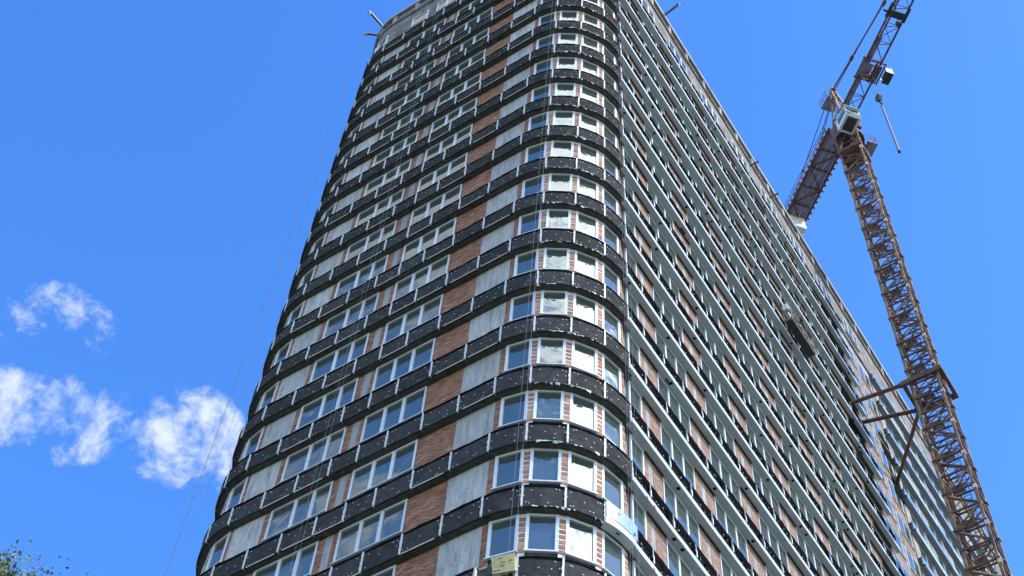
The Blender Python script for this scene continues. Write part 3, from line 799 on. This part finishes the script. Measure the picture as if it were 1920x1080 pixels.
# jib: two lower chords, one upper chord
b = MB(); HW = .63; JL = 38.0; st = 1.55; x = 1.0; k = 0
for y in (-HW, HW): b.bar((.8, y, JZ), (JL, y, JZ), .13, .13)
b.bar((1.4, 0, JZ + 1.25), (JL, 0, JZ + 1.25), .12)
while x < JL - st:
    for y in (-HW, HW):
        b.bar((x, y, JZ), (x + st / 2, 0, JZ + 1.25), .055); b.bar((x + st / 2, 0, JZ + 1.25), (x + st, y, JZ), .055)
    b.bar((x, -HW, JZ), (x, HW, JZ), .055)
    b.bar((x, HW if k % 2 else -HW, JZ), (x + st, -HW if k % 2 else HW, JZ), .045)
    x += st; k += 1
b.box(1.2, 7.5, -.52, -.18, JZ + .07, JZ + .09, 1)
cpart('jib', b, ['jib_steel', 'deck_mesh'], rz=JA)
b = MB(); b.bar((.0, 0, APEX + .1), (21.0, .0, JZ + 1.45), .10, .13); b.bar((0, .18, APEX + .1), (34, .1, JZ + 1.4), .06)
for q in (.16, .42, .7): p_ = Vector((0, 0, APEX + .1)).lerp(Vector((21, 0, JZ + 1.45)), q); b.box(p_.x - .22, p_.x + .22, -.12, .12, p_.z - .15, p_.z + .1)
cpart('jib_pendant', b, ['jib_steel'], rz=JA)
# trolley and drive frame under the jib
b = MB(); b.box(9.3, 9.85, -.6, .6, JZ - .30, JZ - .10); b.box(9.1, 10.3, -.8, -.68, JZ - .1, JZ + .1); b.box(9.1, 10.3, .68, .8, JZ - .1, JZ + .1); b.box(9.5, 9.65, -1.15, -.8, JZ - .12, JZ); b.box(8.85, 9.15, .15, .5, JZ - .6, JZ - .1)
cpart('jib_carriage', b, ['deck_dark'], rz=JA)
b = MB()
for xx in (3.9, 5.6):
    b.bar((xx, -.95, JZ - .15), (xx, 1.0, JZ - .15), .11)
for y in (-.85, .25, .95): b.bar((3.8, y, JZ - .2), (5.7, y, JZ - .2), .1)
b.box(4.0, 5.4, .30, .72, JZ - .5, JZ - .12); b.box(4.1, 5.3, -.75, .1, JZ - .16, JZ - .12, 1)
b.tube((4.3, .1, JZ - .42), (4.3, -.5, JZ - .42), .2, 10)
cpart('trolley', b, ['jib_steel', 'deck_mesh'], rz=JA)
b = MB(); b.box(4.35, 5.35, 1.02, 1.62, JZ - .95, JZ - .9, 1); b.box(4.35, 5.35, 1.58, 1.62, JZ - .899, JZ - .1, 0); b.box(4.35, 4.39, 1.02, 1.579, JZ - .899, JZ - .1, 0); b.box(5.31, 5.35, 1.02, 1.579, JZ - .899, JZ - .1, 0); b.box(4.6, 5.1, 1.15, 1.5, JZ - .98, JZ - .951, 1); b.box(4.5, 5.2, 1.08, 1.5, JZ - .898, JZ - .3, 1)
for xx in (4.4, 5.3): b.bar((xx, 1.6, JZ - .1), (xx, 1.6, JZ + .35), .035); b.bar((xx, 1.0, JZ - .15), (xx, 1.05, JZ - .6), .05)
b.bar((4.4, 1.6, JZ + .35), (5.3, 1.6, JZ + .35), .035)
cpart('service_basket', b, ['cab_white', 'deck_dark'], rz=JA)
# driver's cab
CABZ = 71.2
b = MB(); CX, CY, CZ0, CZ1 = 1.75, -1.0, Z0 + CABZ - .62, Z0 + CABZ + .68
b.box(CX - .75, CX + .75, CY - .6, CY + .6, CZ0, CZ1, 0)
b.box(CX - .55, CX + .60, CY - .4, CY + .4, CZ0 - .04, CZ0 - .001, 1)
b.box(CX - .45, CX + .65, CY - .625, CY - .601, CZ0 + .45, CZ1 - .15, 2)
b.box(CX + .751, CX + .775, CY - .5, CY + .5, CZ0 + .75, CZ1 - .12, 2)
for zz in (.12, .42): b.box(CX + .751, CX + .79, CY - .58, CY + .58, CZ0 + zz, CZ0 + zz + .07, 1)
b.box(CX - .82, CX + .9, CY - .68, CY + .68, CZ1 + .001, CZ1 + .07, 0)
b.box(CX - 1.5, CX - .751, CY + .1, CY + .6, CZ0 + .05, CZ0 + .2, 1); b.box(CX - 1.5, CX - .751, CY + .1, CY + .6, CZ1 - .3, CZ1 - .15, 1)
cpart('driver_cab', b, ['cab_white', 'deck_dark', 'glass'], rz=JA)
# counter jib
b = MB(); CW = .84; CL = -11.0; KZ = Z0 + 75.0
for y in (-CW, CW): b.bar((-.8, y, KZ), (CL, y, KZ), .16, .24)
x = -1.0; k = 0
while x > CL + 1.2:
    b.bar((x, -CW, KZ), (x, CW, KZ), .1); b.bar((x, CW if k % 2 else -CW, KZ - .05), (x - 1.75, -CW if k % 2 else CW, KZ - .05), .075); x -= 1.75; k += 1
b.bar((CL, -CW, KZ), (CL, CW, KZ), .18)
cpart('counter_jib', b, ['rust_steel'], rz=JA)
b = MB()
for y0_, y1_ in ((-.74, -.30), (-.28, .22), (.24, .74)): b.box(CL + 1.5, -1.2, y0_, y1_, KZ + .121, KZ + .14)
cpart('counter_jib_deck', b, ['deck_mesh'], rz=JA)
b = MB(); x = -1.2
while x > CL:
    for y in (-CW - .12, CW + .12): b.bar((x, y, KZ), (x, y, KZ + 1.15), .045); b.box(x - .09, x + .09, y - .10 * (1 if y < 0 else .2), y + .10 * (1 if y > 0 else .2), KZ - .16, KZ + .16)
    x -= .55
for zz in (.6, 1.15):
    for y in (-CW - .12, CW + .12): b.bar((-1.2, y, KZ + zz), (CL, y, KZ + zz), .04)
cpart('counter_jib_railing', b, ['jib_steel'], rz=JA)
for i in range(3):
    b = MB(); x = CL + .15 + i * .62; b.box(x, x + .55, -.70, .70, KZ - 1.7, KZ + .5); b.box(x + .1, x + .45, -.9, .9, KZ + .501, KZ + .62)
    cpart('counterweight_block', b, ['cab_white'], rz=JA)
b = MB(); b.box(CL + 2.4, CL + 3.6, -.5, .5, KZ + .141, KZ + 1.0); b.tube((CL + 4.2, -.55, KZ + .6), (CL + 4.2, .55, KZ + .6), .4, 12); cpart('hoist_winch', b, ['steel_grey'], rz=JA)
b = MB()
for y in (-.6, .6): b.bar((-.1, y * .25, APEX), (CL + 1.2, y, KZ + .2), .055)
b.bar((-.05, 0, APEX - .2), (CL + 4.2, .1, KZ + .9), .03); b.bar((-.05, .08, APEX - .3), (CL + 4.2, -.3, KZ + .9), .025)
p_ = Vector((-.1, -.15, APEX)).lerp(Vector((CL + 1.2, -.6, KZ + .2)), .62); b.box(p_.x - .15, p_.x + .15, p_.y - .08, p_.y + .08, p_.z - .1, p_.z + .1)
cpart('counter_jib_stay', b, ['cable'], rz=JA)
# side platform at the slewing ring
b = MB(); b.box(-.5, .7, 1.15, 2.0, TB - .35, TB - .28, 1)
for x in (-.5, .1, .7): b.bar((x, 2.0, TB - .28), (x, 2.0, TB + .75), .04)
for y in (1.15, 1.6): b.bar((.7, y, TB - .28), (.7, y, TB + .75), .04); b.bar((-.5, y, TB - .28), (-.5, y, TB + .75), .04)
for zz in (.25, .75):
    b.bar((-.5, 2.0, TB + zz), (.7, 2.0, TB + zz), .035); b.bar((.7, 1.15, TB + zz), (.7, 2.0, TB + zz), .035); b.bar((-.5, 1.15, TB + zz), (-.5, 2.0, TB + zz), .035)
b.box(-.1, .5, 1.3, 1.9, TB - .279, TB + .1, 0)
cpart('ring_platform', b, ['jib_steel', 'deck_mesh'], rz=JA)
# hook with a long pipe hanging upright from it
HXw = (11.17, 28.41); hz = Z0 + 70.0
b = MB()
for dx in (-.18, .18): b.bar((dx, .12, 75.05 + Z0), (dx * .7, .0, hz + .75), .022)
cpart('hoist_rope', b, ['cable'], (*HXw, 0), JA)
b = MB(); b.add([(-.2, -.12, hz + .75), (.2, -.12, hz + .75), (.30, -.14, hz + .2), (.12, -.1, hz - .25), (-.12, -.1, hz - .25), (-.30, -.14, hz + .2)] + [(-.2, .12, hz + .75), (.2, .12, hz + .75), (.30, .14, hz + .2), (.12, .1, hz - .25), (-.12, .1, hz - .25), (-.30, .14, hz + .2)],
    [(5, 4, 3, 2, 1, 0), (6, 7, 8, 9, 10, 11)] + [(i, (i + 1) % 6, 6 + (i + 1) % 6, 6 + i) for i in range(6)])
b.tube((0, 0, hz - .25), (0, 0, hz - .65), .06, 8)
hk = [(0, 0, hz - .65), (.13, 0, hz - .78), (.13, 0, hz - .95), (0, 0, hz - 1.02), (-.1, 0, hz - .92)]
for p, q in zip(hk, hk[1:]): b.tube(p, q, .045, 6)
cpart('hook_block', b, ['deck_dark'], (*HXw, 0), JA)
b = MB(); b.tube((0, 0, Z0 + 61.6), (0, 0, hz - 1.15), .085, 10, 0); b.tube((0, 0, Z0 + 61.4), (0, 0, Z0 + 61.61), .11, 10, 1); b.bar((.05, 0, hz - 1.15), (0, 0, hz - .9), .05)
lp = put('hanging_pipe', b.mesh('hanging_pipe', ['steel_grey', 'deck_dark']), None, (*HXw, 0), 0)
tag(lp, 'long grey steel pipe hanging upright from the crane hook', 'pipe')

# ------------------------------------------------------------------ roof davits and ropes
def davit(base, tip, label, zz=56.12, rise=.5):
    bx, by = base; d = Vector((tip[0] - bx, tip[1] - by, 0)); ln = d.length; a = math.atan2(d.y, d.x)
    root = put('roof_davit', None, None, (bx, by, Z0 + zz), a); tag(root, label, 'davit', 'davits on the roof edge')
    b = MB(); b.bar((-1.2, 0, .12), (ln, 0, rise), .13, .16); put('arm', b.mesh('arm', ['steel_grey']), root, rel=True)
    b = MB(); b.bar((-1.0, 0, 0), (-1.0, 0, .2), .2); b.bar((-.15, 0, 0.0), (-.15, 0, .3), .14); b.box(-1.3, .0, -.2, .2, 0, .05); put('stand', b.mesh('stand', ['steel_grey']), root, rel=True)
    b = MB(); b.bar((ln - .06, 0, rise), (ln - .06, 0, rise - .42), .07); b.tube((ln - .06, -.05, rise - .1), (ln - .06, .05, rise - .1), .13, 8); put('pulley', b.mesh('pulley', ['steel_grey']), root, rel=True)
davit((-12.5, .50), (-12.72, -.84), 'grey davit arm reaching out over the end face at the roof corner')
davit((-12.95, .75), (-13.72, .12), 'grey davit arm on the roof corner beside another, carrying the slack ropes', rise=.15)
davit((3.1, 9.2), (4.25, 9.07), 'single dark davit arm above the long side of the roof', rise=.45)
def rope(x, y, ztop, zbot, sway, label, group, w=.018):
    b = MB(); k = 12
    pts = [Vector((x + sway * math.sin(math.pi * i / k) , y + sway * .3 * math.sin(math.pi * i / k), Z0 + ztop + (zbot - ztop) * i / k)) for i in range(k + 1)]
    for p, q in zip(pts, pts[1:]): b.tube(p, q, w / 2, 5)
    o = put('hanging_rope', b.mesh('hanging_rope', ['rope_grey']), None, (0, 0, 0)); tag(o, label, 'rope', group)
for i, (dx, dy) in enumerate(((0, 0), (-.28, .08), (.10, -.22), (-.12, .30))):
    rope(-13.7 + dx, .12 + dy, 56.0, -29.5, .10 * (i - 1.5), 'thin rope in the bundle hanging free beside the end face', 'ropes beside the end face', .010)
for dx in (0, .22): rope(-6.92 + dx, -.5, 54.6, -29.8, .03, 'thin rope down the middle of the end face', 'ropes over the end face', .010)
for dx in (0, .2): rope(1.38 + dx, -.4 + .1 * dx, 54.6, -29.8, .03, 'thin rope over the leftmost column of rounded corner windows', 'ropes over the corner', .008)
for dy in (0, .16, .5): rope(3.62, 2.3 + dy, 54.6, -29.8, .03, 'thin rope over the rounded corner beside the long side', 'ropes by the long side', .008)
# beams that carry the ropes on the faces
for (x, y), rz in (((-6.8, 0), 0), ((1.48, .35), R(24)), ((RAD - .02, 2.55), R(88))):
    b = MB(); b.box(-.28, .28, -.62, -.54, 54.58, 54.66); b.box(-.26, -.2, -.6, .6, 54.661, 54.72); b.box(.2, .26, -.6, .6, 54.661, 54.72)
    put('rope_bracket', b.mesh('rope_bracket', ['steel_grey']), tower, (x, y, Z0), rz)
# suspended work cradle on the long side
cr = put('work_cradle', None, None, (3.72, 21.3, Z0 + 35.1)); tag(cr, 'dark suspended work cradle with tan rails hanging on the long side', 'work cradle')
b = MB(); b.box(-.22, .22, -1.3, 1.3, 0, .08); put('floor', b.mesh('floor', ['deck_dark']), cr, rel=True)
b = MB(); b.box(.20, .23, -1.3, 1.3, .081, .3); b.box(-.23, -.20, -1.3, 1.3, .081, .3); put('toe_board', b.mesh('toe_board', ['deck_dark']), cr, rel=True)
b = MB()
for x in (-.22, .22):
    for zz in (.55, 1.05): b.bar((x, -1.3, zz), (x, 1.3, zz), .05)
    for k in range(5): b.bar((x, -1.3 + .65 * k, .08), (x, -1.3 + .65 * k, 1.05), .04)
put('guard_rail', b.mesh('guard_rail', ['rail_tan']), cr, rel=True)
for y in (-1.37, 1.37):
    b = MB(); b.bar((-.22, y, 0), (-.22, y, 1.5), .06); b.bar((.22, y, 0), (.22, y, 1.5), .06); b.bar((-.22, y, 1.5), (.22, y, 1.5), .07); b.bar((-.22, y, .03), (.22, y, .03), .07); b.box(-.15, .15, y - .13, y + .13, .9, 1.42, 1)
    put('stirrup', b.mesh('stirrup', ['rail_tan', 'cab_white']), cr, rel=True)
    b = MB(); b.tube((0, y, 1.5), (0, y, 18.3), .011, 5); put('suspension_rope', b.mesh('suspension_rope', ['cable']), cr, rel=True)
    b = MB(); b.box(-.55, .12, y - .05, y + .05, 18.3, 18.41); put('outrigger', b.mesh('outrigger', ['steel_grey']), cr, rel=True)

# ------------------------------------------------------------------ tree in the lower left corner
TX, TY = 3.2, -14.56
TDROP = .47
tree = put('poplar_tree', None, None, (TX, TY, -TDROP)); tag(tree, 'green leafy tree whose top pokes into the picture left of the tower', 'tree')
b = MB(); tr = random.Random(4)
pts = [Vector((0, 0, 0)), Vector((.1, .05, 4)), Vector((-.05, .1, 8)), Vector((.05, 0, 12)), Vector((0, 0, 16.2))]
for i, (p, q) in enumerate(zip(pts, pts[1:])): b.tube(p, q, (.24, .2, .15, .09)[i], 10, 0, (.2, .15, .09, .02)[i])
tips = []
for k in range(46):
    z = 4.5 + 11.3 * (k / 46) ** .9; a = k * 2.4; ln = (2.3 * (1 - ((z - 6.5) / 10.5) ** 2 if z > 6.5 else 1) + .25) * tr.uniform(.75, 1.1)
    p = Vector((0, 0, z)); q = p + Vector((math.cos(a) * ln, math.sin(a) * ln, ln * tr.uniform(.5, .9)))
    b.tube(p, q, .05 * (1.3 - z / 17), 6, 0, .012); tips.append((p, q))
put('trunk', b.mesh('trunk', ['bark']), tree, rel=True)
lv, lf = [], []
nr = np.random.default_rng(3)
def leaves(c, n, spread, size):
    c = np.array(c)
    P = c + nr.normal(0, spread, (n, 3))
    for p in P:
        d = nr.normal(0, 1, 3); d[2] -= .7; d /= np.linalg.norm(d); e = np.cross(d, nr.normal(0, 1, 3)); e /= np.linalg.norm(e) + 1e-9
        s_ = size * nr.uniform(.7, 1.25); f_ = np.cross(d, e) * s_ * .14
        k = len(lv)
        lv.extend([p, p + d * s_ * .38 + e * s_ * .46 + f_, p + d * s_ * 1.05, p + d * s_ * .38 - e * s_ * .46 + f_]); lf.append((k, k + 1, k + 2, k + 3))
for p, q in tips:
    for t_ in np.linspace(.25, 1.0, 9):
        c = p.lerp(q, t_); leaves(c, 46, .20, .062)
for dz in np.linspace(14.2, 16.35, 16): leaves((tr.uniform(-.12, .12), tr.uniform(-.12, .12), dz), 190, .20 - .05 * (dz > 16), .06)
# two sprigs that stick out at the tip
sp = MB()
for base, tipp in (((0, 0, 16.1), (.10, .06, 16.75)), ((.2, .15, 15.9), (.50, .28, 16.50)), ((.1, .1, 16.0), (.34, .22, 16.62))):
    sp.tube(base, tipp, .008, 5, 0, .003)
    for t_ in np.linspace(.2, 1, 6): leaves(Vector(base).lerp(Vector(tipp), t_), 3, .055, .06)
put('twig', sp.mesh('twig', ['bark']), tree, rel=True)
lm = bpy.data.meshes.new('crown'); lm.from_pydata([tuple(map(float, v)) for v in lv], [], lf); lm.materials.append(MATS['leaf_green']); lm.update()
put('crown', lm, tree, rel=True)
